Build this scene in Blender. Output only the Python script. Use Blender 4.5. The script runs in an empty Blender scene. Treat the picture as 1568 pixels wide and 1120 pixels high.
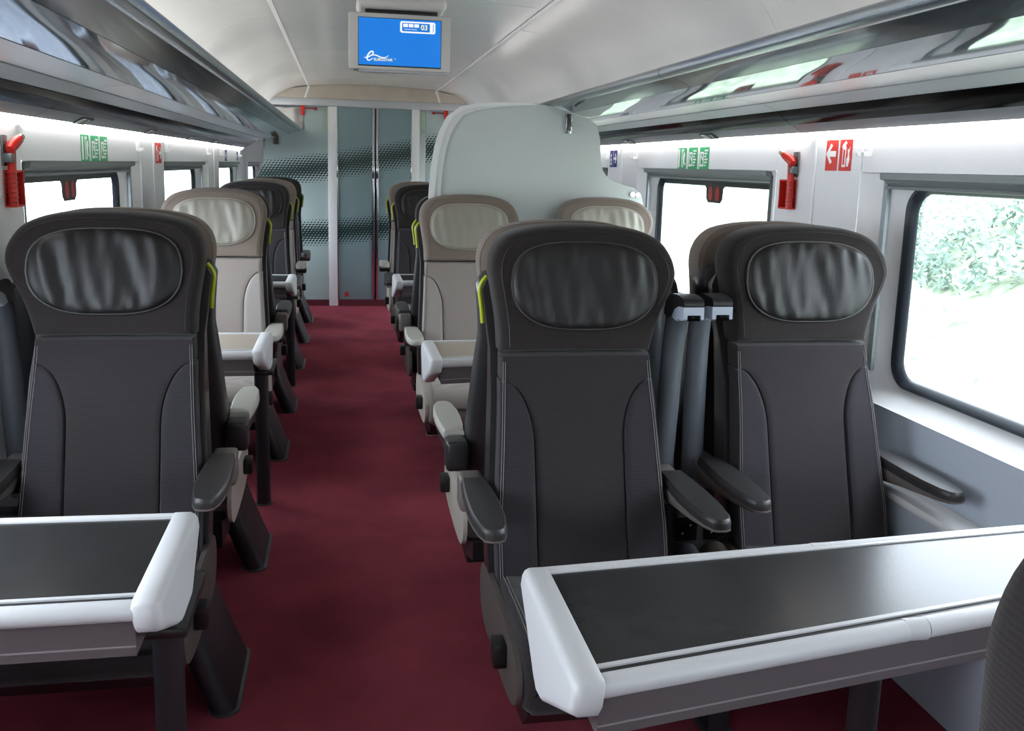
import bpy, bmesh, math, random
from mathutils import Vector, Matrix, noise

random.seed(7)
S = bpy.context.scene
COL = S.collection
PI = math.pi

# ------------------------------------------------------------------ camera
F_PX, CY, YAW, PITCH, ROLL, CAM_H = 1400.0, 500.0, 0.1847, 0.1730, 0.0270, 1.5
cam_d = bpy.data.cameras.new('camera')
cam = bpy.data.objects.new('camera', cam_d)
COL.objects.link(cam)
cam_d.sensor_fit = 'HORIZONTAL'
cam_d.sensor_width = 36.0
cam_d.lens = F_PX / 1568 * 36
cam_d.shift_y = -(560 - CY) / 1568
cam_d.clip_start = 0.02
fw = Vector((math.sin(YAW) * math.cos(PITCH), math.cos(YAW) * math.cos(PITCH), -math.sin(PITCH)))
rt = Vector((math.cos(YAW), -math.sin(YAW), 0))
dn = fw.cross(rt)
ex = rt * math.cos(ROLL) - dn * math.sin(ROLL)
ey = rt * math.sin(ROLL) + dn * math.cos(ROLL)
mw = Matrix((ex, -ey, -fw)).transposed().to_4x4()
mw.translation = (0, 0, CAM_H)
cam.matrix_world = mw
S.camera = cam

# ------------------------------------------------------------------ world and exposure
W = bpy.data.worlds.new('world')
S.world = W
W.use_nodes = True
bg = W.node_tree.nodes['Background']
bg.inputs[0].default_value = (0.80, 0.90, 1.0, 1)
bg.inputs[1].default_value = 11.0
S.view_settings.view_transform = 'Standard'
S.view_settings.look = 'None'
S.view_settings.gamma = 1.0
S.view_settings.use_curve_mapping = False
S.view_settings.exposure = 0.0
STRIP = 6.0      # emission of the light strips over the windows
UPLIGHT = 22.0    # emission of the cove lamps on top of the racks

# ------------------------------------------------------------------ materials
def lin(c):
    return tuple(((x / 255) / 12.92 if x / 255 <= .04045 else ((x / 255 + .055) / 1.055) ** 2.4) for x in c) + (1,)

def new_mat(name):
    m = bpy.data.materials.new(name)
    m.use_nodes = True
    nt = m.node_tree
    return m, nt, nt.nodes['Principled BSDF']

def mat(name, c, rough=.5, metal=0., bump=0., bscale=200., var=0., vscale=6., spec=.5, coat=0.):
    m, nt, b = new_mat(name)
    b.inputs['Base Color'].default_value = lin(c)
    b.inputs['Roughness'].default_value = rough
    b.inputs['Metallic'].default_value = metal
    b.inputs['Specular IOR Level'].default_value = spec
    b.inputs['Coat Weight'].default_value = coat
    tc = nt.nodes.new('ShaderNodeTexCoord')
    if var:
        n = nt.nodes.new('ShaderNodeTexNoise'); n.inputs['Scale'].default_value = vscale; n.inputs['Detail'].default_value = 5
        nt.links.new(tc.outputs['Object'], n.inputs['Vector'])
        r = nt.nodes.new('ShaderNodeValToRGB')
        r.color_ramp.elements[0].position = .3; r.color_ramp.elements[1].position = .7
        a = lin(tuple(max(0, x * (1 - var)) for x in c)); d = lin(tuple(min(255, x * (1 + var)) for x in c))
        r.color_ramp.elements[0].color = a; r.color_ramp.elements[1].color = d
        nt.links.new(n.outputs['Fac'], r.inputs['Fac']); nt.links.new(r.outputs['Color'], b.inputs['Base Color'])
    if bump:
        n = nt.nodes.new('ShaderNodeTexNoise'); n.inputs['Scale'].default_value = bscale; n.inputs['Detail'].default_value = 3
        nt.links.new(tc.outputs['Object'], n.inputs['Vector'])
        bp = nt.nodes.new('ShaderNodeBump'); bp.inputs['Strength'].default_value = bump; bp.inputs['Distance'].default_value = .002
        nt.links.new(n.outputs['Fac'], bp.inputs['Height']); nt.links.new(bp.outputs['Normal'], b.inputs['Normal'])
    return m

def fabric(name, c, rib=.17, freq=190):
    """woven seat cloth with fine horizontal ribs"""
    m, nt, b = new_mat(name)
    b.inputs['Roughness'].default_value = .9
    b.inputs['Specular IOR Level'].default_value = .2
    b.inputs['Sheen Weight'].default_value = .15
    tc = nt.nodes.new('ShaderNodeTexCoord')
    w = nt.nodes.new('ShaderNodeTexWave'); w.bands_direction = 'Z'; w.inputs['Scale'].default_value = freq / 3.14
    w.inputs['Distortion'].default_value = .6; w.inputs['Detail'].default_value = 1; w.inputs['Detail Scale'].default_value = 3
    nt.links.new(tc.outputs['Object'], w.inputs['Vector'])
    n = nt.nodes.new('ShaderNodeTexNoise'); n.inputs['Scale'].default_value = 300; n.inputs['Detail'].default_value = 2
    nt.links.new(tc.outputs['Object'], n.inputs['Vector'])
    ad = nt.nodes.new('ShaderNodeMath'); ad.operation = 'MULTIPLY_ADD'; ad.inputs[1].default_value = .6
    nt.links.new(w.outputs['Fac'], ad.inputs[0])
    sc = nt.nodes.new('ShaderNodeMath'); sc.operation = 'MULTIPLY'; sc.inputs[1].default_value = .5
    nt.links.new(n.outputs['Fac'], sc.inputs[0]); nt.links.new(sc.outputs[0], ad.inputs[2])
    r = nt.nodes.new('ShaderNodeValToRGB')
    r.color_ramp.elements[0].position = .15; r.color_ramp.elements[1].position = .8
    r.color_ramp.elements[0].color = lin(tuple(x * (1 - rib) for x in c)); r.color_ramp.elements[1].color = lin(tuple(min(255, x * (1 + rib)) for x in c))
    nt.links.new(ad.outputs[0], r.inputs['Fac']); nt.links.new(r.outputs['Color'], b.inputs['Base Color'])
    bp = nt.nodes.new('ShaderNodeBump'); bp.inputs['Strength'].default_value = .35; bp.inputs['Distance'].default_value = .001
    nt.links.new(ad.outputs[0], bp.inputs['Height']); nt.links.new(bp.outputs['Normal'], b.inputs['Normal'])
    return m

def emis(name, c, s):
    m, nt, b = new_mat(name)
    b.inputs['Base Color'].default_value = (.01, .01, .01, 1)
    b.inputs['Emission Color'].default_value = (*c[:3], 1)
    b.inputs['Emission Strength'].default_value = s
    return m

def glass_mat(name, tint=(1, 1, 1), fres=1.45):
    m = bpy.data.materials.new(name); m.use_nodes = True
    nt = m.node_tree; nt.nodes.clear()
    o = nt.nodes.new('ShaderNodeOutputMaterial'); t = nt.nodes.new('ShaderNodeBsdfTransparent'); g = nt.nodes.new('ShaderNodeBsdfGlossy')
    t.inputs[0].default_value = (*tint, 1); g.inputs['Roughness'].default_value = .0
    lw = nt.nodes.new('ShaderNodeLayerWeight'); lw.inputs[0].default_value = .5
    pw = nt.nodes.new('ShaderNodeMath'); pw.operation = 'POWER'; pw.inputs[1].default_value = 5
    nt.links.new(lw.outputs['Facing'], pw.inputs[0])
    f = nt.nodes.new('ShaderNodeMath'); f.operation = 'MULTIPLY_ADD'; f.inputs[1].default_value = .9; f.inputs[2].default_value = .03
    nt.links.new(pw.outputs[0], f.inputs[0])
    mx = nt.nodes.new('ShaderNodeMixShader')
    nt.links.new(f.outputs[0], mx.inputs[0]); nt.links.new(t.outputs[0], mx.inputs[1]); nt.links.new(g.outputs[0], mx.inputs[2])
    nt.links.new(mx.outputs[0], o.inputs[0])
    return m

class NX:
    """tiny expression helper for math nodes"""
    def __init__(s, nt): s.nt = nt
    def op(s, o, a, b=None, c=None):
        n = s.nt.nodes.new('ShaderNodeMath'); n.operation = o
        for i, x in enumerate((a, b, c)):
            if x is None: continue
            if isinstance(x, (int, float)): n.inputs[i].default_value = x
            else: s.nt.links.new(x, n.inputs[i])
        return n.outputs[0]

def dotted_glass(name, base=(168, 186, 184)):
    """frosted pale green glass with two printed bands of slanting dots"""
    m, nt, b = new_mat(name)
    b.inputs['Roughness'].default_value = .22
    geo = nt.nodes.new('ShaderNodeNewGeometry')
    sp = nt.nodes.new('ShaderNodeSeparateXYZ'); nt.links.new(geo.outputs['Position'], sp.inputs[0])
    X, Z = sp.outputs[0], sp.outputs[2]
    e = NX(nt); op = e.op
    def band(z0, slope, half, curve):
        dx = op('ADD', X, .12)
        sag = op('MULTIPLY', op('MULTIPLY', dx, dx), curve)
        zc = op('ADD', op('MULTIPLY_ADD', X, slope, z0), sag)
        d = op('DIVIDE', op('ABSOLUTE', op('SUBTRACT', Z, zc)), half)
        return op('MAXIMUM', op('SUBTRACT', 1.0, d), 0.0)
    env = op('MAXIMUM', band(1.48, .17, .16, .02), band(.79, .09, .15, .02))
    p = op('DIVIDE', op('MULTIPLY_ADD', Z, -.62, X), .034)
    q = op('DIVIDE', Z, .024)
    fx = op('SUBTRACT', op('FRACT', p), .5); fz = op('SUBTRACT', op('FRACT', q), .5)
    r = op('SQRT', op('ADD', op('MULTIPLY', fx, fx), op('MULTIPLY', fz, fz)))
    inside = op('LESS_THAN', r, op('MULTIPLY', op('SQRT', env), .60))
    mix = nt.nodes.new('ShaderNodeMix'); mix.data_type = 'RGBA'
    nt.links.new(inside, mix.inputs[0])
    mix.inputs[6].default_value = lin(base); mix.inputs[7].default_value = lin((42, 62, 58))
    nt.links.new(mix.outputs[2], b.inputs['Base Color'])
    return m

M = {}
M['carpet'] = mat('burgundy_carpet', (134, 57, 69), .95, bump=.6, bscale=900, var=.10, vscale=3, spec=.1)
M['kick'] = mat('burgundy_kick', (92, 26, 40), .6, var=.06)
M['wall'] = mat('wall_laminate', (234, 234, 236), .42, bump=.04, bscale=40)
M['wall_low'] = mat('lower_wall_laminate', (188, 196, 208), .45)
M['ceiling'] = mat('ceiling_laminate', (218, 217, 214), .2, bump=.03, bscale=10, var=.015, vscale=2)
M['arch'] = mat('arch_panel', (190, 180, 165), .3, var=.03)
M['trim_white'] = mat('white_trim', (238, 238, 238), .4)
M['grey_fascia'] = mat('silver_fascia', (182, 185, 188), .38, metal=.1)
M['silver'] = mat('brushed_silver', (186, 188, 192), .28, metal=.35)
M['shelf'] = mat('mirror_shelf', (196, 201, 205), .06, metal=.8)
M['inner'] = mat('dark_satin_panel', (104, 112, 116), .12, metal=.6)
M['number_fascia'] = mat('number_fascia_grey', (122, 124, 128), .42, metal=.1)
M['nose'] = mat('nose_aluminium', (128, 136, 142), .24, metal=.7)
M['black_gloss'] = mat('black_gloss', (11, 10, 11), .12, spec=.05)
M['black'] = mat('black_plastic', (24, 24, 26), .38)
M['black_sat'] = mat('black_steel', (30, 30, 34), .42, spec=.5)
M['rubber'] = mat('rubber_gasket', (34, 42, 50), .45)
M['chrome'] = mat('chrome', (205, 208, 212), .12, metal=1.)
M['steel'] = mat('grey_metal', (112, 118, 120), .35, metal=.8)
M['blind'] = mat('roller_blind', (134, 138, 138), .5, metal=.2)
M['frost'] = mat('frosted_partition_glass', (198, 204, 203), .28)
M['frost_edge'] = mat('partition_frame', (222, 222, 222), .35)
M['dots'] = dotted_glass('dotted_frosted_glass')
M['dots_door'] = dotted_glass('dotted_door_glass', (126, 148, 152))
M['pane'] = glass_mat('window_glass')
M['strip'] = emis('strip_light', (1, .985, .96), STRIP)
M['uplight'] = emis('cove_light', (1, .98, .96), UPLIGHT)
M['dark_fab'] = fabric('charcoal_cloth', (42, 38, 40))
M['dark_side'] = fabric('charcoal_bolster_cloth', (43, 40, 44))
M['dark_head'] = fabric('charcoal_head_cloth', (38, 33, 33))
M['beige_fab'] = fabric('taupe_cloth', (137, 128, 122), .06)
M['beige_side'] = fabric('pale_taupe_cloth', (147, 140, 136), .06)
M['beige_head'] = fabric('brown_taupe_cloth', (118, 106, 97), .06)
M['dark_leather'] = mat('charcoal_leather', (29, 27, 27), .44, bump=.15, bscale=160, spec=.35)
M['beige_leather'] = mat('taupe_leather', (143, 138, 127), .42, bump=.15, bscale=160)
M['dark_pipe'] = mat('charcoal_piping', (50, 47, 47), .5)
M['beige_pipe'] = mat('taupe_piping', (160, 154, 144), .5)
M['thread'] = mat('pale_thread', (122, 118, 118), .8)
M['thread_b'] = mat('brown_thread', (120, 110, 102), .8)
M['shell'] = mat('shell_plastic', (40, 39, 40), .33)
M['shell_grey'] = mat('lamp_post_plastic', (80, 84, 90), .42)
M['arm_dark'] = mat('armrest_pad_charcoal', (42, 40, 40), .45, bump=.05, bscale=300)
M['arm_beige'] = mat('armrest_pad_stone', (164, 162, 153), .5)
M['arm_rim'] = mat('armrest_rim', (102, 95, 91), .45)
M['lamp_tip'] = mat('lamp_tip_plastic', (166, 174, 188), .35)
M['yellow'] = mat('lime_handle', (176, 188, 22), .35)
M['side_b'] = mat('stone_side_panel', (190, 184, 174), .5)
M['side_d'] = mat('taupe_side_panel', (84, 78, 75), .5)
M['tab_black'] = mat('table_laminate_black', (46, 46, 46), .25, bump=.05, bscale=250, var=.05, vscale=14, spec=.27)
M['tab_beige'] = mat('table_laminate_taupe', (158, 148, 134), .3, var=.03)
M['tab_rim'] = mat('table_rim', (198, 198, 200), .42)
M['tab_apron'] = mat('table_apron', (90, 82, 84), .42)
M['tab_groove'] = mat('table_groove', (140, 134, 136), .45)
M['red'] = mat('signal_red', (205, 38, 26), .35)
M['red_dark'] = mat('dark_red', (150, 20, 16), .4)
M['sign_red'] = mat('sign_red', (214, 48, 34), .5)
M['sign_green'] = mat('sign_green', (58, 166, 108), .5)
M['sign_blue'] = mat('sign_blue', (44, 48, 120), .5)
M['sign_white'] = mat('sign_white', (244, 244, 244), .5)
M['oval_red'] = mat('oval_red', (176, 40, 40), .4)
M['tv'] = mat('monitor_shell', (206, 204, 200), .4)
M['screen'] = emis('screen_blue', (0.0, .195, .74), 1.0)
M['screen_white'] = emis('screen_white', (.92, .96, 1), 1.0)
M['screen_yellow'] = emis('screen_yellow', (1, .95, .45), 1.0)
M['amber'] = emis('amber_dots', (.55, .32, .01), .6)
M['brass'] = mat('hammer_tip', (190, 186, 140), .25, metal=.8)
M['brown_metal'] = mat('brown_metal', (92, 86, 80), .3, metal=.8)
M['bag'] = mat('crumpled_film', (214, 212, 208), .2, var=.06, vscale=9)
M['grass'] = mat('embankment_grass', (130, 140, 120), .9, var=.24, vscale=5.5, spec=.05)
M['leaf'] = mat('bush_leaf', (120, 138, 128), .8, var=.2, vscale=4, spec=.1)
M['gravel'] = mat('pale_ground', (214, 216, 216), .9, var=.08, vscale=3)
M['ballast'] = mat('track_ballast', (74, 80, 90), .95, var=.2, vscale=8)

# ------------------------------------------------------------------ mesh helpers
class MB:
    def __init__(s): s.v = []; s.f = []
    def add(s, vs, fs):
        o = len(s.v); s.v += [tuple(p) for p in vs]; s.f += [tuple(i + o for i in q) for q in fs]; return s
    def box(s, x0, x1, y0, y1, z0, z1):
        return s.add([(x0, y0, z0), (x1, y0, z0), (x1, y1, z0), (x0, y1, z0), (x0, y0, z1), (x1, y0, z1), (x1, y1, z1), (x0, y1, z1)],
                     [(0, 3, 2, 1), (4, 5, 6, 7), (0, 1, 5, 4), (1, 2, 6, 5), (2, 3, 7, 6), (3, 0, 4, 7)])
    def rbox(s, x0, x1, y0, y1, z0, z1, r=.005, seg=2):
        bm = bmesh.new(); bmesh.ops.create_cube(bm, size=1)
        for v in bm.verts:
            v.co = Vector((x0 + (v.co.x + .5) * (x1 - x0), y0 + (v.co.y + .5) * (y1 - y0), z0 + (v.co.z + .5) * (z1 - z0)))
        r = min(r, .49 * min(abs(x1 - x0), abs(y1 - y0), abs(z1 - z0)))
        bmesh.ops.bevel(bm, geom=bm.edges[:], offset=r, segments=seg, profile=.5, affect='EDGES')
        bm.verts.index_update()
        s.add([v.co[:] for v in bm.verts], [[v.index for v in f.verts] for f in bm.faces]); bm.free(); return s
    def loft(s, rings, cap0=True, cap1=True, closed=True):
        n = len(rings[0]); vs = [p for r in rings for p in r]; fs = []
        for k in range(len(rings) - 1):
            for i in range(n if closed else n - 1):
                j = (i + 1) % n
                fs.append((k * n + i, k * n + j, (k + 1) * n + j, (k + 1) * n + i))
        if cap0: fs.append(tuple(range(n - 1, -1, -1)))
        if cap1: fs.append(tuple((len(rings) - 1) * n + i for i in range(n)))
        return s.add(vs, fs)
    def prism(s, poly, axis, a, b):
        """extrude a closed 2-d polygon along an axis; polygon holds the two other coordinates in order"""
        def p3(p, t):
            return {'x': (t, p[0], p[1]), 'y': (p[0], t, p[1]), 'z': (p[0], p[1], t)}[axis]
        return s.loft([[p3(p, a) for p in poly], [p3(p, b) for p in poly]])
    def tube(s, pts, r, n=8, closed=False, rx=None, up=None):
        P = [Vector(p) for p in pts]; rings = []
        m = len(P); prev = None
        for i in range(m):
            t = (P[(i + 1) % m] - P[i - 1]) if closed else (P[min(i + 1, m - 1)] - P[max(i - 1, 0)])
            t.normalize()
            a = Vector(up) if up else (prev if prev else (Vector((0, 0, 1)) if abs(t.z) < .9 else Vector((1, 0, 0))))
            u = (a - t * a.dot(t)).normalized(); w = t.cross(u); prev = u
            rr = r[i] if isinstance(r, (list, tuple)) else r
            ra = rx if rx else rr
            rings.append([P[i] + u * math.cos(2 * PI * k / n) * rr + w * math.sin(2 * PI * k / n) * ra for k in range(n)])
        if closed: rings.append(rings[0]); return s.loft(rings, False, False)
        return s.loft(rings)
    def cyl(s, a, b, r, n=16, r2=None):
        return s.tube([a, b], [r, r if r2 is None else r2], n)
    def mesh(s, name, m=None, smooth=35):
        me = bpy.data.meshes.new(name); me.from_pydata(s.v, [], s.f)
        bm = bmesh.new(); bm.from_mesh(me); bmesh.ops.recalc_face_normals(bm, faces=bm.faces[:]); bm.to_mesh(me); bm.free()
        if m: me.materials.append(m)
        if smooth:
            me.shade_smooth(); me.set_sharp_from_angle(angle=math.radians(smooth))
        return me
    def build(s, name, m, parent=None, smooth=35):
        return link(name, s.mesh(name, m, smooth), parent)

def link(name, me, parent=None):
    o = bpy.data.objects.new(name, me); COL.objects.link(o)
    if parent: o.parent = parent
    return o
def tag(o, label=None, cat=None, group=None, kind=None):
    if label: o['label'] = label
    if cat: o['category'] = cat
    if group: o['group'] = group
    if kind: o['kind'] = kind
    return o
def empty(name, loc=(0, 0, 0), rz=0):
    o = bpy.data.objects.new(name, None); COL.objects.link(o); o.location = loc; o.rotation_euler = (0, 0, rz); o.empty_display_size = .1
    return o
CACHE = {}
def cached(key, name, fn, m, parent, smooth=35):
    k = (key, m.name)
    if k not in CACHE: CACHE[k] = fn().mesh(name, m, smooth)
    return link(name, CACHE[k], parent)
def smoothstep(a, b, x):
    t = min(1, max(0, (x - a) / (b - a))); return t * t * (3 - 2 * t)
def catmull(pts, n=6, closed=True):
    out = []; m = len(pts)
    for i in range(m if closed else m - 1):
        g = (lambda k: pts[k % m]) if closed else (lambda k: pts[min(max(k, 0), m - 1)])
        p0, p1, p2, p3 = g(i - 1), g(i), g(i + 1), g(i + 2)
        for j in range(n):
            t = j / n
            out.append(tuple(.5 * (2 * b + (c - a) * t + (2 * a - 5 * b + 4 * c - d) * t * t + (3 * b - a - 3 * c + d) * t ** 3) for a, b, c, d in zip(p0, p1, p2, p3)))
    if not closed: out.append(tuple(pts[-1]))
    return out
def text_mesh(txt, size, name='lettering', bold=0.0):
    cu = bpy.data.curves.new(name, 'FONT'); cu.body = txt; cu.size = size; cu.offset = bold; cu.align_x = 'CENTER'; cu.align_y = 'CENTER'; cu.extrude = 0
    ob = bpy.data.objects.new(name, cu); COL.objects.link(ob)
    dg = bpy.context.evaluated_depsgraph_get(); dg.update()
    me = bpy.data.meshes.new_from_object(ob.evaluated_get(dg)); bpy.data.objects.remove(ob); bpy.data.curves.remove(cu)
    me.name = name; return me

# ------------------------------------------------------------------ carriage layout
XC = .35                     # carriage centre line
DW = 1.37                    # wall distance from it
Y0, YE, YB = -1.7, 9.76, 12.5
SIDES = {'left': dict(s=-1, dz=-.018, ph=3.228), 'right': dict(s=1, dz=.018, ph=3.488)}
BAY, WLEN = 2.42, 1.80
def X(side, d): return XC + SIDES[side]['s'] * d

# ---- floor
fl = MB().box(XC - DW - .02, XC + DW + .02, Y0, YB, -.06, 0).build('floor', M['carpet']); tag(fl, 'dark burgundy carpet of the carriage', kind='structure')

# ---- ceiling
ceil = tag(empty('ceiling'), 'pale laminate ceiling panels of the carriage', kind='structure')
XA, XB, ZJ = -.335, .95, 2.25
def strip_panel(prof, y0, y1, th=.012):
    top = [(x, z + th) for x, z in reversed(prof)]
    return MB().prism(list(prof) + top, 'y', y0, y1)
cprof = [(XA + (XB - XA) * t / 10, ZJ + .03 * math.sin(PI * t / 10)) for t in range(11)]
cs = [Y0, .02, 2.26, 4.50, 6.74, 8.98, YE - .06]
for a, b in zip(cs, cs[1:]): strip_panel(cprof, a + .003, b - .003).build('ceiling_panel', M['ceiling'], ceil)
for s, xj in ((-1, XA), (1, XB)):
    prof = catmull([(xj + s * .012, ZJ + .002), (xj + s * .16, 2.225), (xj + s * .30, 2.155), (xj + s * .42, 2.05), (xj + s * .50, 1.93), (xj + s * .55, 1.86)], 4, False)
    ss = [Y0, .72, 2.97, 5.21, 7.46, YE - .06]
    for a, b in zip(ss, ss[1:]): strip_panel(prof, a + .003, b - .003).build('cove_panel', M['ceiling'], ceil)
    MB().box(xj + s * .006 - .011, xj + s * .006 + .011, Y0, YE - .06, ZJ - .004, ZJ + .012).build('joint_trim', M['trim_white'], ceil)
MB().box(XC - DW - .1, XC + DW + .1, Y0 - .05, YB + .05, 2.32, 2.36).build('roof_skin', M['black'], ceil)

# ---- walls and windows
wn = 0
for side in ('left', 'right'):
    sd = SIDES[side]; s, dz = sd['s'], sd['dz']
    xw = X(side, DW); xg = X(side, DW + .085)
    zt, zb, zs = 1.495 + dz, .745 + dz, 1.612 + dz
    wall = tag(empty('wall_' + side), 'white laminate side wall with window bays', kind='structure')
    def bx(x0, x1, *r): return MB().box(min(x0, x1), max(x0, x1), *r)
    wins = []
    k = -2
    while True:
        a = sd['ph'] + BAY * k
        if a > YB - .3: break
        if a + WLEN > Y0: wins.append((max(a, Y0 + .02), min(a + WLEN, YB - .03)))
        k += 1
    # pillars, headers, dado
    edges = [Y0] + [v for w in wins for v in w] + [YB]
    for a, b in zip(edges[0::2], edges[1::2]):
        if b - a < .01: continue
        mid = (a + b) / 2
        cuts = [(a, mid), (mid, b)] if b - a > .4 else [(a, b)]
        for c0, c1 in cuts:
            bx(xw, xw + s * .10, c0 + .0015, c1 - .0015, zb, zs).build('pillar_panel', M['wall'], wall)
        if len(cuts) == 2:
            MB().rbox(min(xw, xw - s * .006), max(xw, xw - s * .006), mid - .007, mid + .007, zb, zs - .004, .002).build('pillar_bead', M['trim_white'], wall)
    for a, b in wins:
        bx(xw, xw + s * .10, a + .0015, b - .0015, zt, zs).build('header_panel', M['wall'], wall)
    bx(xw, xw + s * .10, Y0, YB, .0, zb).build('lower_panel', M['wall_low'], wall)
    dd = .09 if s > 0 else .03
    duct = tag(empty('trim_1' if s < 0 else 'trim_2', (xw, 4, 0)), 'boxed heater duct with a pale ledge along the wall foot', kind='structure')
    MB().box(min(-s * dd, 0), max(-s * dd, 0), Y0 - 4, YE - 4.3, .0, .535).build('heater_duct', M['wall_low'], duct)
    MB().rbox(min(-s * dd - s * .004, 0), max(-s * dd - s * .004, 0), Y0 - 4, YE - 4.3, .535, .56, .006).build('duct_ledge', M['trim_white'], duct)
    bx(xw, xw + s * .10, Y0, YB, zs, 2.34).build('upper_panel', M['wall'], wall)
    # windows
    for a, b in wins:
        wn += 1
        wd = tag(empty('window_%d' % wn, (xw, (a + b) / 2, zb)), 'wide carriage window with rounded black gasket and rolled blind', kind='structure')
        hy, hz = (b - a) / 2, (zt - zb)
        def ring(y, z0, z1, r, x, n=6):
            out = []
            for cy_, cz_, a0 in ((y - r, z1 - r, 0), (-y + r, z1 - r, 90), (-y + r, z0 + r, 180), (y - r, z0 + r, 270)):
                for j in range(n + 1):
                    t = math.radians(a0 + 90 * j / n)
                    out.append((s * x, cy_ + r * math.cos(t), cz_ + r * math.sin(t)))
            return out
        gy, g0, g1 = hy - .16, .055, hz - .04
        rings = [ring(hy, 0, hz, .012, 0), ring(hy - .015, .003, hz - .002, .015, .012), ring(hy - .10, .018, hz - .006, .03, .035), ring(hy - .13, .035, hz - .02, .06, .062), ring(gy, g0, g1, .085, .085)]
        MB().loft(rings, False, False).build('window_reveal', M['trim_white'], wd, 50)
        MB().loft([ring(gy, g0, g1, .085, .086), ring(gy, g0, g1, .085, .074), ring(gy - .012, g0 + .010, g1 - .010, .08, .072), ring(gy - .032, g0 + .026, g1 - .022, .065, .088), ring(gy - .034, g0 + .028, g1 - .024, .065, .100), ring(gy, g0, g1, .085, .100)], False, False).build('gasket', M['rubber'], wd, 50)
        MB().box(min(s * .096, s * .099), max(s * .096, s * .099), -gy + .02, gy - .02, g0 + .015, g1 - .012).build('glass_pane', M['pane'], wd, 0)
        # blind cassette and tracks
        MB().prism([(s * .004, hz - .002), (s * .05, hz - .002), (s * .055, hz - .036), (s * .042, hz - .048), (s * .030, hz - .036), (s * .022, hz - .026), (s * .006, hz - .022)], 'y', -hy + .105, hy - .105).build('roller_blind', M['blind'], wd)
        MB().cyl((s * .03, -hy + .11, hz - .047), (s * .03, hy - .11, hz - .047), .006, 8).build('blind_pull_bar', M['blind'], wd)
        for q in (-1, 1):
            y = q * (hy - .105)
            MB().box(min(s * .030, s * .042), max(s * .030, s * .042), y - .012, y + .012, .09, hz - .02).build('blind_track', M['steel'], wd)
        # emergency break-out band
        if (side == 'left' and 3 < a < 4) or (side == 'right' and 3 < a < 4):
            yo = 4.09 - (a + b) / 2 if side == 'left' else 4.335 - (a + b) / 2
            n = 10; zz = g1 - .042; dp = zz - .082
            pl = [(-gy + .03, g1 - .01), (gy - .03, g1 - .01), (gy - .03, zz)]
            pl += [(yo + .125, zz), (yo + .105, zz - .012), (yo + .10, dp + .02), (yo + .075, dp), (yo - .075, dp), (yo - .10, dp + .02), (yo - .105, zz - .012), (yo - .125, zz)]
            pl += [(-gy + .03, zz)]
            bd = MB().prism(pl, 'x', s * .0935, s * .0955).build('breakout_band', M['black'], wd, 0)
            for q in (-.04, .044):
                ov = [(yo + q + .026 * math.cos(2 * PI * j / 20), dp + .045 + .036 * math.sin(2 * PI * j / 20)) for j in range(20)]
                MB().prism(ov, 'x', s * .092, s * .0934).build('target_oval', M['oval_red'], bd, 0)
bk = MB().box(XC - DW - .1, XC + DW + .1, Y0 - .06, Y0, -.06, 2.34).build('wall_back', M['wall']); tag(bk, 'plain white rear bulkhead', kind='structure')
bk = MB().box(XC - DW - .1, XC + DW + .1, YB, YB + .06, -.06, 2.34).build('wall_front', M['wall']); tag(bk, 'plain vestibule bulkhead behind the glass doors', kind='structure')

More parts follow.
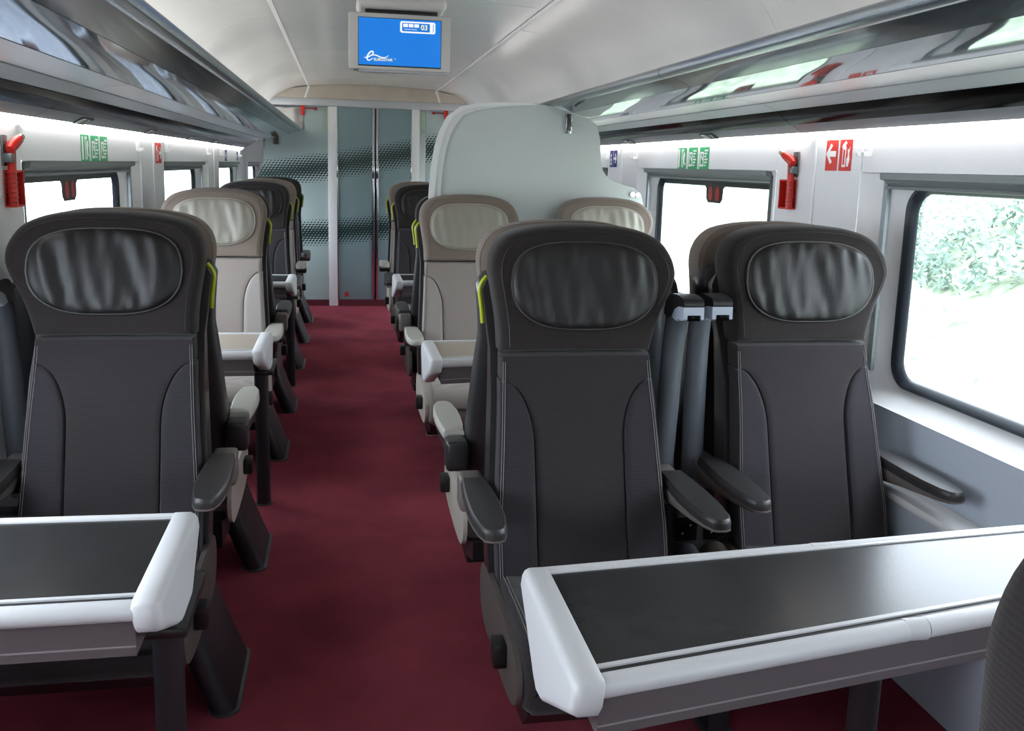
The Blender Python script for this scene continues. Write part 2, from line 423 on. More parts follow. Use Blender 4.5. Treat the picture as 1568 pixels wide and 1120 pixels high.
# ------------------------------------------------------------------ luggage racks
def rack_module(side, y0, y1, label, plates=()):
    sd = SIDES[side]; s, dz = sd['s'], sd['dz']
    root = empty('luggage_rack', (X(side, DW), (y0 + y1) / 2, 1.6 + dz))
    tag(root, label, 'luggage rack', 'overhead luggage racks')
    ox, oy, oz = root.location
    g = .0025; a, b = y0 + g - oy, y1 - g - oy
    def pr(name, pts, m, th=.010, smooth=35, aa=None, bb=None):
        P = [(X(side, d) - ox, z + dz - oz) for d, z in pts]
        # thicken upward / outward
        Q = [(x + s * th * .35, z + th) for x, z in reversed(P)]
        return MB().prism(P + Q, 'y', a if aa is None else aa, b if bb is None else bb).build(name, m, root, smooth)
    pr('light_strip', [(1.364, 1.606), (1.345, 1.617), (1.327, 1.632)], M['strip'], aa=a + .03, bb=b - .03)
    nf = pr('number_fascia', [(1.325, 1.634), (1.30, 1.645), (1.275, 1.660)], M['number_fascia'])
    pr('display_band', catmull([(1.274, 1.661), (1.25, 1.675), (1.23, 1.69), (1.216, 1.706)], 3, False), M['black_gloss'])
    pr('fascia', [(1.215, 1.708), (1.185, 1.719), (1.155, 1.731)], M['grey_fascia'])
    pr('shadow_gap', [(1.156, 1.737), (1.144, 1.741)], M['black'], .004)
    pr('silver_band', catmull([(1.150, 1.734), (1.11, 1.737), (1.07, 1.7405), (1.024, 1.745)], 3, False), M['silver'])
    pr('shelf_panel', catmull([(1.020, 1.746), (.98, 1.754), (.93, 1.7655), (.88, 1.780)], 4, False), M['shelf'])
    pr('inner_panel', catmull([(.878, 1.7805), (.85, 1.791), (.825, 1.801), (.80, 1.813)], 3, False), M['inner'])
    P = [(X(side, d) - ox, z + dz - oz) for d, z in [(.80, 1.813), (.785, 1.806), (.768, 1.806), (.755, 1.812), (.750, 1.822), (.752, 1.836), (.760, 1.843), (.775, 1.847), (.80, 1.847)]]
    MB().prism(P, 'y', a, b).build('nose_rail', M['nose'], root)
    P = [(X(side, d) - ox, z + dz - oz) for d, z in [(.80, 1.828), (.80, 1.836), (1.36, 1.80), (1.36, 1.79)]]
    MB().prism(P, 'y', a, b).build('shelf_top', M['grey_fascia'], root)
    # cove lamp tube on the back of the shelf
    xl = X(side, 1.12) - ox; zl = 1.826 + dz - oz
    MB().box(min(xl, xl + s * .04), max(xl, xl + s * .04), a + .1, b - .1, zl, zl + .015).build('cove_lamp', M['uplight'], root)
    MB().rbox(min(xl - s * .015, xl), max(xl - s * .015, xl), a + .05, b - .05, zl - .02, zl + .017, .004).build('cove_lip', M['grey_fascia'], root)
    # seat number plates on the lower fascia
    ang = math.atan2(1.660 - 1.634, 1.325 - 1.275)
    for yp, txt in plates:
        c = Vector((X(side, 1.301) - ox, yp - oy, 1.6435 + dz - oz))
        along = Vector((0, -s, 0)); upv = Vector((-s * math.cos(ang), 0, math.sin(ang)))
        nrm = along.cross(upv)
        if nrm.z > 0: nrm = -nrm
        mt = Matrix((along, upv, nrm)).transposed()
        w, h = .078, .023
        out = []
        for cx_, cy_, a0 in ((w - .012, h - .010, 0), (-w + .012, h - .010, 90), (-w + .012, -h + .010, 180), (w - .012, -h + .010, 270)):
            for j in range(5):
                t = math.radians(a0 + 22.5 * j); out.append((cx_ + .012 * math.cos(t), cy_ + .010 * math.sin(t)))
        def plate(pts, d0, d1): return [[c + mt @ Vector((p[0], p[1], d0)) for p in pts], [c + mt @ Vector((p[0], p[1], d1)) for p in pts]]
        pl = MB().loft(plate(out, .0, .0025)).build('seat_number_plate', M['black_gloss'], root, 0)
        fr = [(-w + .012, -h + .005), (-w + .060, -h + .005), (-w + .060, h - .005), (-w + .012, h - .005)]
        MB().loft(plate(fr, .0025, .0032)).build('number_field', M['sign_white'], pl, 0)
        for off, tx, mm, dd in ((-.042, txt[0], M['black'], .0036), (.004, 'i', M['sign_white'], .0030), (.040, txt[1], M['sign_white'], .0030)):
            me = text_mesh(tx, .033); me.transform(Matrix.Translation(c + mt @ Vector((off, 0, dd))) @ mt.to_4x4()); me.materials.append(mm)
            link('number_lettering', me, pl)
    return root
LM = [-1.62, .80, 3.22, 5.64, 8.06, YE - .03]
LP = [(), (), [(3.72, ('77', '78')), (4.95, ('75', '76'))], [(6.2, ('65', '66')), (7.3, ('61', '62'))], [(8.5, ('55', '56'))]]
LN = ['silver luggage rack starting over the single-seat row before the black-topped table', 'silver luggage rack over the charcoal single seat and small black-topped table', 'silver luggage rack over the taupe single seats and green escape signs', 'silver luggage rack on the single-seat side just past the red extinguisher sign', 'silver luggage rack on the single-seat side ending at the dotted glass panel']
for a, b, p, l in zip(LM, LM[1:], LP, LN): rack_module('left', a, b, l, p)
RM = [-1.64, .78, 3.20, 5.62, 8.04, YE - .03]
RP = [(), [(1.95, ('71', '77'))], [(4.05, ('68', '67')), (5.25, ('61', '62'))], (), ()]
RN = ['silver luggage rack over the seat with the stitched head edge', 'silver luggage rack over the window with the greenery outside', 'silver luggage rack over the red hammer with white rope', 'silver luggage rack just past the white partition', 'silver luggage rack hidden beyond the white partition by the end wall']
for a, b, p, l in zip(RM, RM[1:], RP, RN): rack_module('right', a, b, l, p)
# amber reservation dots on the right display band
for k in range(2):
    z = 1.684 + .018 + k * .011; d = 1.238 + .013 - k * .012
    o = MB().box(X('right', d) - .004, X('right', d) - .002, 2.02, 2.15, z - .003, z + .003).build('display_text', M['amber'], None, 0)
    tag(o, ['lower amber line lit on the black display band', 'upper amber line lit on the black display band'][k], 'display')

# ------------------------------------------------------------------ end wall with glass doors
end = tag(empty('wall_end', (XC, YE, 0)), 'frosted glass end wall with printed dot bands', kind='structure')
def yprism(poly, y0, y1, name, m, parent, smooth=30): return MB().prism([(x - XC, z) for x, z in poly], 'y', y0, y1).build(name, m, parent, smooth)
gl = [(-.152, .065), (-.152, 2.045), (-.384, 2.045), (-.384, 1.806), (-.45, 1.795), (-.60, 1.768), (-.71, 1.735), (-.755, 1.70), (-.785, 1.63), (-.80, 1.50), (-.815, 1.42), (-.85, 1.345), (-.91, 1.295), (-.965, 1.26), (-.995, 1.21), (-1.005, 1.10), (-1.005, .065)]
yprism(gl, -.006, .006, 'dotted_glass_panel', M['dots'], end)
gr = [(2 * XC - x, z + .03 if z > .1 and z < 1.9 else z) for x, z in gl]
gr = [(max(x, .787), z) for x, z in gr]
yprism(gr, -.006, .006, 'dotted_glass_panel', M['dots'], end)
for a, b in ((-.15, -.058), (.703, .785)):
    MB().rbox(a - XC, b - XC, -.03, .03, 0, 2.06, .006).build('post', M['trim_white'], end)
MB().rbox(-1.15, 1.25, -.05, .05, 2.055, 2.13, .008).build('header_beam', M['grey_fascia'], end)
arch = [(XA - .47, 2.13), (XA - .42, 2.17), (XA - .2, 2.215), (XA, 2.248)] + cprof[1:-1] + [(XB, 2.248), (XB + .2, 2.215), (XB + .42, 2.17), (XB + .47, 2.13)]
yprism(arch, -.045, -.03, 'arch_panel', M['arch'], end)
yprism([(XA - .05, 2.13), (XA - .03, 2.13), (XA + .012, 2.25), (XA - .01, 2.25)], -.052, -.045, 'arch_rib', M['trim_white'], end)
yprism([(XB + .05, 2.13), (XB + .03, 2.13), (XB - .012, 2.25), (XB + .01, 2.25)], -.052, -.045, 'arch_rib', M['trim_white'], end)
MB().box(-1.37, 1.37, -.02, .02, 0, .065).build('kick_plate', M['kick'], end)
dr = tag(empty('door_1', (XC, YE - .012, 0)), 'double sliding frosted glass door with chrome edges', kind='structure')
for a, b in ((-.056, .300), (.362, .701)):
    lf = MB().rbox(a - XC, b - XC, -.006, .006, .068, 2.05, .003).build('door_leaf', M['dots_door'], dr)
for a, b in ((-.062, -.052), (.300, .322), (.340, .362), (.697, .706)):
    MB().rbox(a - XC, b - XC, -.02, .012, .068, 2.05, .004).build('door_edge_profile', M['chrome'], dr)
    MB().rbox(a - XC - .003, b - XC + .003, -.028, .0, 1.34, 1.52, .006).build('grip', M['chrome'], dr)
MB().box(.322 - XC, .340 - XC, -.004, .012, .01, 2.05).build('door_seal', M['black'], dr)
MB().box(-.056 - XC, .701 - XC, -.016, .016, .004, .066).build('door_kick', M['kick'], dr)
MB().box(-.02 - XC + .03, .05 - XC, -.0085, -.006, .10, .145).build('door_sticker', M['oval_red'], dr)
# coat of small red latches on the glass head
for x, lab in ((-.40, 'small red latch bracket on the glass over the single seats'), (1.06, 'small red latch bracket on the glass beside the white partition')):
    r = tag(empty('latch_bracket', (x, YE - .03, 1.96)), lab, 'bracket')
    q = 1 if x < 0 else -1
    MB().rbox(-.02, .02, -.012, .012, 0, .115, .003).build('latch_plate', M['red'], r)
    MB().rbox(min(0, q * .13), max(0, q * .13), -.006, .006, .062, .072, .002).build('latch_rod', M['red_dark'], r)
    MB().rbox(q * .13 - .015, q * .13 + .015, -.008, .008, .052, .078, .002).build('latch_end', M['red_dark'], r)
for x, lab in ((-.175, 'narrow green sticker by the door post on the single-seat side'), (.82, 'narrow green sticker by the door post beside the white partition')):
    o = MB().box(x - .022, x + .022, YE - .010, YE - .0065, 1.82, 2.04).build('edge_sticker', mat('pale_green_film_%d' % (x > 0), (160, 180, 158), .3), None, 0)
    tag(o, lab, 'sticker')
# crumpled film above the rack end
bm = MB(); n = 16
for i in range(n + 1):
    for j in range(n + 1):
        x = -.86 + .47 * i / n; z = 1.83 + .21 * j / n
        nz = noise.noise(Vector((x * 9, z * 9, 3.1)))
        bm.v.append((x, YE + .08 + .07 * nz + .035 * noise.noise(Vector((x * 24, z * 24, 7.7))), z))
for i in range(n):
    for j in range(n):
        a = i * (n + 1) + j; bm.f.append((a, a + n + 1, a + n + 2, a + 1))
o = bm.build('crumpled_film', M['bag'], None, 80); tag(o, 'crumpled pale film above the rack end over the single seats', 'plastic film')
so = o.modifiers.new('thick', 'SOLIDIFY'); so.thickness = .003

# ------------------------------------------------------------------ white glass partition on the right
YP = 4.97
pt = tag(empty('glass_partition', (1.1, YP, 0)), 'large white frosted glass partition behind the taupe double seat', 'partition')
po = [(.455, .0), (.455, 1.10), (.452, 1.335), (.462, 1.48), (.482, 1.60), (.505, 1.68), (.545, 1.755), (.61, 1.806), (.70, 1.827), (.82, 1.836), (1.0, 1.842), (1.10, 1.828), (1.22, 1.800), (1.32, 1.772), (1.372, 1.735), (1.392, 1.66), (1.40, 1.55), (1.415, 1.49), (1.45, 1.445), (1.52, 1.42), (1.60, 1.400), (1.645, 1.36), (1.665, 1.28), (1.672, 1.1), (1.672, .575), (1.61, .575), (1.61, 0)]
MB().prism([(x - 1.1, z) for x, z in po], 'y', -.008, .008).build('frosted_pane', M['frost'], pt, 25)
fr = po[1:11]
inn = []
for i, p in enumerate(fr):
    a = Vector(fr[max(i - 1, 0)]); b = Vector(fr[min(i + 1, len(fr) - 1)]); t = (b - a).normalized(); nrm = Vector((t.y, -t.x))
    w = .062 if i < 6 else .062 - .05 * (i - 5) / 4
    inn.append(tuple(Vector(p) + nrm * w))
out = [(.455, 0)] + fr; inn = [(.517, 0)] + inn
MB().prism([(x - 1.1, z) for x, z in out + inn[::-1]], 'y', -.022, .014).build('edge_frame', M['frost_edge'], pt, 30)
inn2 = [(x + .030, z - (.014 if x > .56 else 0)) for x, z in out]
MB().prism([(x - 1.1, z) for x, z in out + inn2[::-1]], 'y', -.030, -.022).build('edge_bead', M['trim_white'], pt, 30)
bk_ = MB().rbox(.09, .125, -.03, -.009, 1.665 + .02, 1.79, .003).build('rack_clip', M['chrome'], pt)
MB().rbox(.096, .119, -.033, -.029, 1.70, 1.77, .002).build('clip_window', M['brown_metal'], bk_)
for dx in (-.012, .018):
    MB().cyl((.50 + dx, -.03, 1.365), (.50 + dx, -.008, 1.365), .014, 14).build('fixing_bolt', M['chrome'], pt)
# matching clip at the left end panel
cl = MB().rbox(-.70, -.64, YE - .028, YE - .008, 1.66, 1.78, .004).build('rack_clip', M['brown_metal']); tag(cl, 'brown metal clip joining the rack to the dotted glass', 'clip')

# ------------------------------------------------------------------ seats
def hw(z):
    pts = [(.30, .235), (.55, .236), (.75, .224), (.92, .215), (1.0, .212), (1.10, .222), (1.20, .236), (1.26, .20)]
    for (a, p), (b, q) in zip(pts, pts[1:]):
        if z <= b: return p + (q - p) * max(0, (z - a) / (b - a))
    return pts[-1][1]
def yb(z): return (z - 1.0) * (.30 if z < 1 else .17)      # backrest face line (recline)
def cpan(z):                                               # half width of the centre panel
    if z >= .932: return hw(z) - .003
    t = max(0, (z - .765) / (.932 - .765))
    return .124 + (hw(z) - .003 - .124) * (1 - math.sqrt(max(0, 1 - t * t)))

def grid_panel(zs, lf, rf, T, r, cols=14, wrap=.10, taper=None):
    z0, z1 = zs[0], zs[-1]; mb = MB(); rows = len(zs)
    ss = [.5 - .5 * math.cos(PI * i / cols) for i in range(cols + 1)]
    for z in zs:
        l, rr = lf(z), rf(z)
        for q in ss:
            x = l + (rr - l) * q
            d = min(x - l, rr - x, z - z0 + 1e-9, z1 - z + 1e-9); d = max(0, d)
            h = math.sqrt(max(0, r * r - (r - min(d, r)) ** 2))
            y = yb(z) - wrap * x * x - (T - r) - h + (taper(z) if taper else 0)
            mb.v.append((x, y, z))
    n = cols + 1
    for i in range(rows - 1):
        for j in range(cols): mb.f.append((i * n + j, i * n + j + 1, (i + 1) * n + j + 1, (i + 1) * n + j))
    per = [j for j in range(n)] + [i * n + cols for i in range(1, rows)] + [(rows - 1) * n + j for j in range(cols - 1, -1, -1)] + [i * n for i in range(rows - 2, 0, -1)]
    base = len(mb.v)
    for k in per:
        x, y, z = mb.v[k]; mb.v.append((x, yb(z) + .03, z))
    m = len(per)
    for k in range(m): mb.f.append((per[k], base + k, base + (k + 1) % m, per[(k + 1) % m]))
    return mb

def head_outline(fs):
    p = [(-.212, 1.004), (-.213, 1.05), (-.219, 1.11), (-.229, 1.17), (-.236, 1.225), (-.226, 1.275), (-.192, 1.315), (-.13, 1.336), (-.04, 1.346), (.07, 1.347), (.165, 1.338), (.236, 1.312), (.274, 1.268), (.288, 1.218), (.274, 1.168), (.247, 1.115), (.226, 1.055), (.212, 1.004)]
    o = catmull(p, 4, False)
    o += [(.212 - .424 * k / 8, 1.003) for k in range(1, 8)]
    return [(fs * x, z) for x, z in o]
def dome(outline, c, prof, wrinkle=None, wrap=.18):
    """rings of the outline scaled about c; prof = list of (scale, y offset)"""
    rings = []
    for sc, y in prof:
        ring = []
        for x, z in outline:
            px, pz = c[0] + (x - c[0]) * sc, c[1] + (z - c[1]) * sc
            yy = yb(pz) + y - wrap * px * px
            if wrinkle: yy += wrinkle(px, pz, sc)
            ring.append((px, yy, pz))
        rings.append(ring)
    return MB().loft(rings)
def pad_outline(fs):
    out = []
    for k in range(56):
        t = 2 * PI * k / 56; cx_, sz = math.cos(t), math.sin(t)
        x = .203 * math.copysign(abs(cx_) ** .66, cx_); z = .117 * math.copysign(abs(sz) ** .60, sz)
        if z < 0: x *= 1 - .17 * (-z / .12) ** 1.6
        if z > 0: x *= 1 - .03 * (z / .12)
        if x > 0 and z > 0: z *= 1 - .06 * (x / .2) ** 2
        out.append((fs * (.022 + x), 1.184 + z))
    return out
def pad_mesh(fs):
    """leather pad: superellipse grid with soft vertical folds"""
    R, C = 34, 56; mb = MB()
    for k in range(R + 1):
        t = -PI / 2 + PI * k / R; sz, cz_ = math.sin(t), max(0., math.cos(t))
        for c in range(C + 1):
            u = -math.cos(PI * c / C)
            hx = .203 * cz_ ** .66; z = .117 * math.copysign(abs(sz) ** .60, sz)
            if z < 0: hx *= 1 - .17 * (-z / .12) ** 1.6
            if z > 0: hx *= 1 - .03 * (z / .12)
            x = hx * u
            if x > 0 and z > 0: z *= 1 - .06 * (x / .2) ** 2
            e = (1 - abs(u) ** 5) * (1 - abs(sz) ** 6)
            px, pz = fs * (.022 + x), 1.184 + z
            f = noise.noise(Vector((px * 25 + 5 * pz, pz * 5.5, 1.7))) * .0105 + noise.noise(Vector((px * 50 - 9 * pz, pz * 10, 5.2))) * .0035
            y = yb(pz) - .18 * px * px - .040 - .022 * e ** .45 + f * min(1, e * 1.8)
            mb.v.append((px, y, pz))
    n = C + 1
    for k in range(R):
        for c in range(C): mb.f.append((k * n + c, k * n + c + 1, (k + 1) * n + c + 1, (k + 1) * n + c))
    return mb

def btap(z): return .008 * smoothstep(.80, .925, z)
SEATN = [0]
def seat(x, y, away, color, aisle, post, label, group=None, lean=False, window=False, pdy=0., handle=True):
    """aisle: +1/-1 world side of the straight head edge; post: world side of lamp post"""
    SEATN[0] += 1
    name = 'train_seat'
    r = empty(name, (x, y, 0), PI if away else 0)
    tag(r, label, 'seat', group)
    w2l = -1 if away else 1                       # world side -> local side
    al = aisle * w2l; fs = -al; pl = post * w2l
    dk = color == 'dark'
    fab, sidef, headf = (M['dark_fab'], M['dark_side'], M['dark_head']) if dk else (M['beige_fab'], M['beige_side'], M['beige_head'])
    lea, pipe, thr = (M['dark_leather'], M['dark_pipe'], M['thread']) if dk else (M['beige_leather'], M['beige_pipe'], M['thread_b'])
    armp = M['arm_dark'] if dk else M['arm_beige']
    sidep = M['side_d'] if dk else M['side_b']
    # --- backrest
    zs = [.40 + (.998 - .40) * k / 30 for k in range(31)]
    zs = [.40, .404, .412] + [.44 + .32 * k / 10 for k in range(11)] + [.765 + .155 * math.sin(PI / 2 * k / 14) for k in range(1, 15)] + [.926, .931, .9325, .945, .965, .985, .993, .998]
    back = cached(('back',), 'backrest', lambda: grid_panel(zs, lambda z: -cpan(z), lambda z: cpan(z), .035, .010, 16), fab, r)
    zb_ = [.40, .404, .412] + [.44 + .32 * k / 10 for k in range(11)] + [.765 + .155 * math.sin(PI / 2 * k / 14) for k in range(1, 15)] + [.924, .928]
    for q in (-1, 1):
        f = (lambda: grid_panel(zb_, lambda z: cpan(z) + .002, lambda z: max(hw(z), cpan(z) + .004), .043, .011, 10, taper=btap)) if q > 0 else \
            (lambda: grid_panel(zb_, lambda z: -max(hw(z), cpan(z) + .006), lambda z: -cpan(z) - .002, .043, .011, 10, taper=btap))
        bo = cached(('bol', q), 'bolster', f, sidef, r)
        def stitch(q=q):
            mb = MB()
            for off, in ((.007,), (.013,)):
                pts = [(q * (hw(z) - off), yb(z) - .10 * hw(z) ** 2 - ((.0428 if off < .01 else .0436) - btap(z) if z < .922 else .0347), z) for z in [.42 + .56 * k / 22 for k in range(23)]]
                mb.tube(pts, .0009, 4)
            return mb
        cached(('sti', q), 'stitching', stitch, thr, bo, 0)
    # --- headrest
    prof_f = [(.93, .088), (.975, .080), (1.0, .06), (1.0, .01), (.992, -.012), (.975, -.026), (.945, -.034), (.90, -.037), (.6, -.036), (.25, -.036)]
    hd = cached(('head', fs), 'headrest', lambda: dome(head_outline(fs), (fs * .03, 1.172), prof_f), headf, r, 50)
    pd = cached(('pad', fs), 'headrest_pad', lambda: pad_mesh(fs), lea, r, 80)
    cached(('pip', fs), 'piping', lambda: MB().tube([(px, yb(pz) - .18 * px * px - .043, pz) for px, pz in pad_outline(fs)], .0042, 6, True), pipe, pd)
    def hst():
        o = [(fs * .03 + (px - fs * .03) * .90, 1.172 + (pz - 1.172) * .90) for px, pz in head_outline(fs)][:60]
        return MB().tube([(px, yb(pz) - .18 * px * px - .0375, pz) for px, pz in o], .0010, 4)
    cached(('hst', fs), 'stitching', hst, M['dark_pipe'] if dk else thr, hd, 0)
    def bst():
        o = [(fs * .03 + (px - fs * .03) * .99, 1.172 + (pz - 1.172) * .99) for px, pz in head_outline(fs)][:68]
        return MB().tube([(px, yb(pz) - .18 * px * px + .0735, pz) for px, pz in o], .0012, 4)
    cached(('bst', fs), 'stitching', bst, thr, hd, 0)
    # --- shell
    def shell():
        rings = []
        for z in [.26, .30, .40, .52, .64, .76, .88, 1.0, 1.06, 1.12, 1.16, 1.19, 1.205, 1.213]:
            h = hw(z) + .016
            if z > 1.15: h -= .05 * ((z - 1.15) / .063) ** 2
            if z < .4: h -= .03 * (.4 - z) / .14
            y0 = yb(z) + (.012 if z < .95 else .012 + .05 * min(1, (z - .95) / .08)); y1 = yb(z) + (.118 if z < 1 else .118 + .004 * min(1, (z - 1) / .1))
            if z > 1.18: y1 -= .02
            if z < .4: y1 -= .03 * (.4 - z) / .14
            c = .028
            rings.append([(-h, y0, z), (-h, y1 - c, z), (-h + c * .35, y1 - c * .35, z), (-h + c, y1, z), (h - c, y1, z), (h - c * .35, y1 - c * .35, z), (h, y1 - c, z), (h, y0, z), (0, y0 + .01, z)])
        return MB().loft(rings)
    sh = cached(('shell',), 'back_shell', shell, M['shell'], r, 45)
    if handle and not window:
        def hnd():
            pts = []
            for k in range(12):
                t = k / 11; z = 1.195 - .135 * t
                h = hw(z) + .018 - (.05 * ((z - 1.15) / .063) ** 2 if z > 1.15 else 0)
                pts.append((al * (h + .004), yb(z) + .075 + .03 * t, z))
            return MB().tube(pts, .0058, 8)
        cached(('hnd', al), 'pull_handle', hnd, M['yellow'], r)
    # --- cushion
    def cush():
        rings = []
        for yy, zt, zlow, h in [(-.615, .375, .345, .205), (-.612, .395, .315, .222), (-.60, .415, .29, .232), (-.575, .438, .275, .236), (-.53, .452, .27, .238), (-.45, .455, .27, .238), (-.3, .448, .27, .238), (-.16, .44, .27, .236), (-.10, .44, .27, .234)]:
            c = .022; m = (zt + zlow) / 2
            rings.append([(-h + c, yy, zlow), (-h, yy, zlow + c), (-h, yy, zt - c), (-h + c * .4, yy, zt - c * .35), (-h + c * 1.3, yy, zt), (-h * .5, yy, zt - .006), (0, yy, zt - .009), (h * .5, yy, zt - .006), (h - c * 1.3, yy, zt), (h - c * .4, yy, zt - c * .35), (h, yy, zt - c), (h, yy, zlow + c), (h - c, yy, zlow)])
        return MB().loft(rings)
    cu = cached(('cush',), 'seat_cushion', cush, fab, r, 45)
    def cst():
        mb = MB()
        for q in (-1, 1):
            for o_ in (.0, .008):
                mb.tube([(q * (.221 - o_), yy, zz + .0012) for yy, zz in [(-.60, .408), (-.575, .436), (-.53, .4515), (-.45, .4545), (-.3, .4475), (-.16, .4395)]], .0009, 4)
        return mb
    cached(('cst',), 'stitching', cst, thr, cu, 0)
    cached(('pan',), 'seat_pan', lambda: MB().prism([(-.585, .285), (-.53, .225), (-.12, .205), (.02, .25), (.02, .31), (-.10, .275)], 'x', -.225, .225), M['black'], r)
    for q in (-1, 1):
        cached(('sp', q), 'side_panel', lambda q=q: MB().prism(catmull([(-.52, .415), (-.585, .34), (-.52, .275), (-.30, .255), (-.08, .265), (-.02, .34), (-.06, .415), (-.22, .43)], 4), 'x', q * .238, q * .252), sidep, r)
    cached(('lev', al), 'recline_lever', lambda: MB().rbox(min(al * .252, al * .285), max(al * .252, al * .285), -.46, -.40, .325, .385, .006), M['black'], r)
    # --- armrests
    def armpts(wd, n=1.0):
        p = [(-.030, .0), (-.036, -.10), (-.040, -.20), (-.0385, -.29), (-.031, -.36), (-.021, -.392), (-.008, -.400), (.008, -.400), (.021, -.392), (.031, -.36), (.0385, -.29), (.040, -.20), (.036, -.10), (.030, .0)]
        return [(px * wd * 1.1, py * n) for px, py in p]
    for q in (-1, 1):
        ax = q * .282
        ay = -.035
        def at(pts, zf): return [(ax + px, ay + py, zf(py)) for px, py in pts]
        def rim():
            return MB().loft([at(armpts(.55, .9), lambda t: .575 + .055 * min(1, -t / .36)), at(armpts(.85, .97), lambda t: .595 + .032 * min(1, -t / .38)), at(armpts(1.0), lambda t: .632), at(armpts(1.0), lambda t: .637)])
        ar = cached(('rim', q), 'armrest', rim, M['arm_rim'] if dk else M['shell'], r)
        def pad():
            P = [(px, py - .02) if py > -.05 else (px, py) for px, py in armpts(1.0)]
            return MB().loft([at(P, lambda t: .6372), at(P, lambda t: .650), at([(a_ * .96, -.2 + (b_ + .2) * .99) for a_, b_ in P], lambda t: .658), at([(a_ * .86, -.2 + (b_ + .2) * .97) for a_, b_ in P], lambda t: .663), at([(a_ * .3, -.2 + (b_ + .2) * .8) for a_, b_ in P], lambda t: .665)])
        cached(('apad', q), 'armrest_pad', pad, armp, ar, 40)
        def brk():
            mb = MB().rbox(ax - .034, ax + .034, ay - .012, ay + .075, .555, .652, .012, 3)
            mb.cyl((q * .245, ay + .035, .60), (ax, ay + .035, .60), .032, 16)
            return mb
        cached(('brk', q), 'armrest_hinge', brk, M['arm_rim'] if dk else M['shell'], ar)
    # --- reading lamp post
    if post:
        px = pl * .318
        def pst():
            pts = [(px - pl * .01, .10, .50), (px - pl * .006, .095, .62), (px, .09, .80), (px + pl * .004, .085, .98), (px + pl * .006, .07, 1.08), (px + pl * .006, .045, 1.128)]
            return MB().tube(catmull(pts, 4, False), .026, 12, rx=.034, up=(0, 1, 0))
        po_ = cached(('pst', pl), 'lamp_post', pst, M['shell_grey'], r)
        po_.location.y = pdy
        def cap():
            P = [(.085, 1.09), (.075, 1.125), (.045, 1.152), (.0, 1.160), (-.055, 1.155), (-.068, 1.148), (-.070, 1.132), (-.03, 1.128), (.0, 1.115), (.03, 1.09)]
            return MB().prism(catmull(P, 2), 'x', px - .029, px + .029)
        cached(('cap', pl), 'lamp_cap', cap, M['black'], po_, 60)
        def tip():
            P = [(.02, 1.092), (.0, 1.117), (-.03, 1.129), (-.070, 1.132), (-.072, 1.098), (-.062, 1.094), (-.03, 1.096), (-.02, 1.086)]
            return MB().prism(P, 'x', px - .030, px + .030)
        tp = cached(('tip', pl), 'lamp_tip', tip, M['lamp_tip'], po_)
        cached(('lens', pl), 'lamp_lens', lambda: MB().rbox(px - .018, px + .020, -.0745, -.06, 1.094, 1.110, .002), M['black_gloss'], tp)
    # --- pedestal (single seats stand on a leaning column at the aisle)
    if lean:
        ya, yc = (-.60, -.25) if away else (-.33, .03)
        def ped():
            mb = MB(); rings = []
            for z, xo in ((0.008, .295), (.15, .24), (.30, .19)):
                o = []
                for k in range(9):
                    t = PI + PI * k / 8; o.append((al * (xo + .036 * math.cos(t)), ya + .036 + .036 * math.sin(t), z))
                for k in range(9):
                    t = PI * k / 8; o.append((al * (xo + .036 * math.cos(t)), yc - .036 + .036 * math.sin(t), z))
                rings.append(o)
            return mb.loft(rings)
        pe = cached(('ped', al, away), 'pedestal', ped, M['black_sat'], r)
        def foot():
            o = []
            for k in range(9):
                t = PI + PI * k / 8; o.append((al * (.298 + .043 * math.cos(t)), ya + .036 + .043 * math.sin(t)))
            for k in range(9):
                t = PI * k / 8; o.append((al * (.298 + .043 * math.cos(t)), yc - .036 + .043 * math.sin(t)))
            return MB().prism(o, 'z', 0, .008)
        cached(('foot', al, away), 'foot_plate', foot, M['steel'], pe)
        cached(('beam', al), 'seat_beam', lambda: MB().box(min(0, al * .22), max(0, al * .22), -.40, -.02, .20, .30), M['black'], r)
        cached(('stub', al), 'wall_strut', lambda: MB().box(min(-al * .30, 0), max(-al * .30, 0), -.30, -.10, .16, .22), M['black'], r)
    return r

LX, RX1, RX2 = -.628, .628, 1.352
GL = 'single seats along one wall'
GR = 'paired seats along the other wall'
seat(LX, 2.70, False, 'dark', 1, -1, 'charcoal single seat facing the small black-topped table under a red hammer', GL, True)
seat(LX, 3.03, True, 'beige', 1, -1, 'taupe single seat back to back with the charcoal seat at the black table', GL, True, handle=False)
seat(LX, 4.90, False, 'beige', 1, -1, 'taupe single seat with pale leather pad facing the taupe-topped table', GL, True)
seat(LX, 5.23, True, 'dark', 1, -1, 'charcoal single seat back to back with the taupe seat at the taupe table', GL, True, handle=False)
seat(LX, 7.00, False, 'dark', 1, -1, 'charcoal single seat facing the small black-topped table past the taupe seats', GL, True)
seat(LX, 8.00, False, 'beige', 1, -1, 'taupe single seat between two charcoal seats near the dotted glass', GL, True)
seat(LX, 9.00, False, 'dark', 1, -1, 'last charcoal single seat directly in front of the dotted glass panel', GL, True)
seat(RX1, 2.42, False, 'dark', -1, 1, 'charcoal aisle seat of the pair facing the long black-topped table', GR)
seat(RX2, 2.53, False, 'dark', -1, -1, 'charcoal window seat of the pair facing the long black-topped table', GR, window=True, pdy=-.10)
seat(RX1, 2.755, True, 'beige', -1, 1, 'taupe aisle seat back to back with the charcoal pair at the long table', GR, handle=False)
seat(RX2, 2.865, True, 'beige', -1, -1, 'taupe window seat back to back with the charcoal pair at the long table', GR, window=True)
seat(RX1, 4.77, False, 'beige', -1, 1, 'taupe aisle seat with pale pad in front of the white partition', GR)
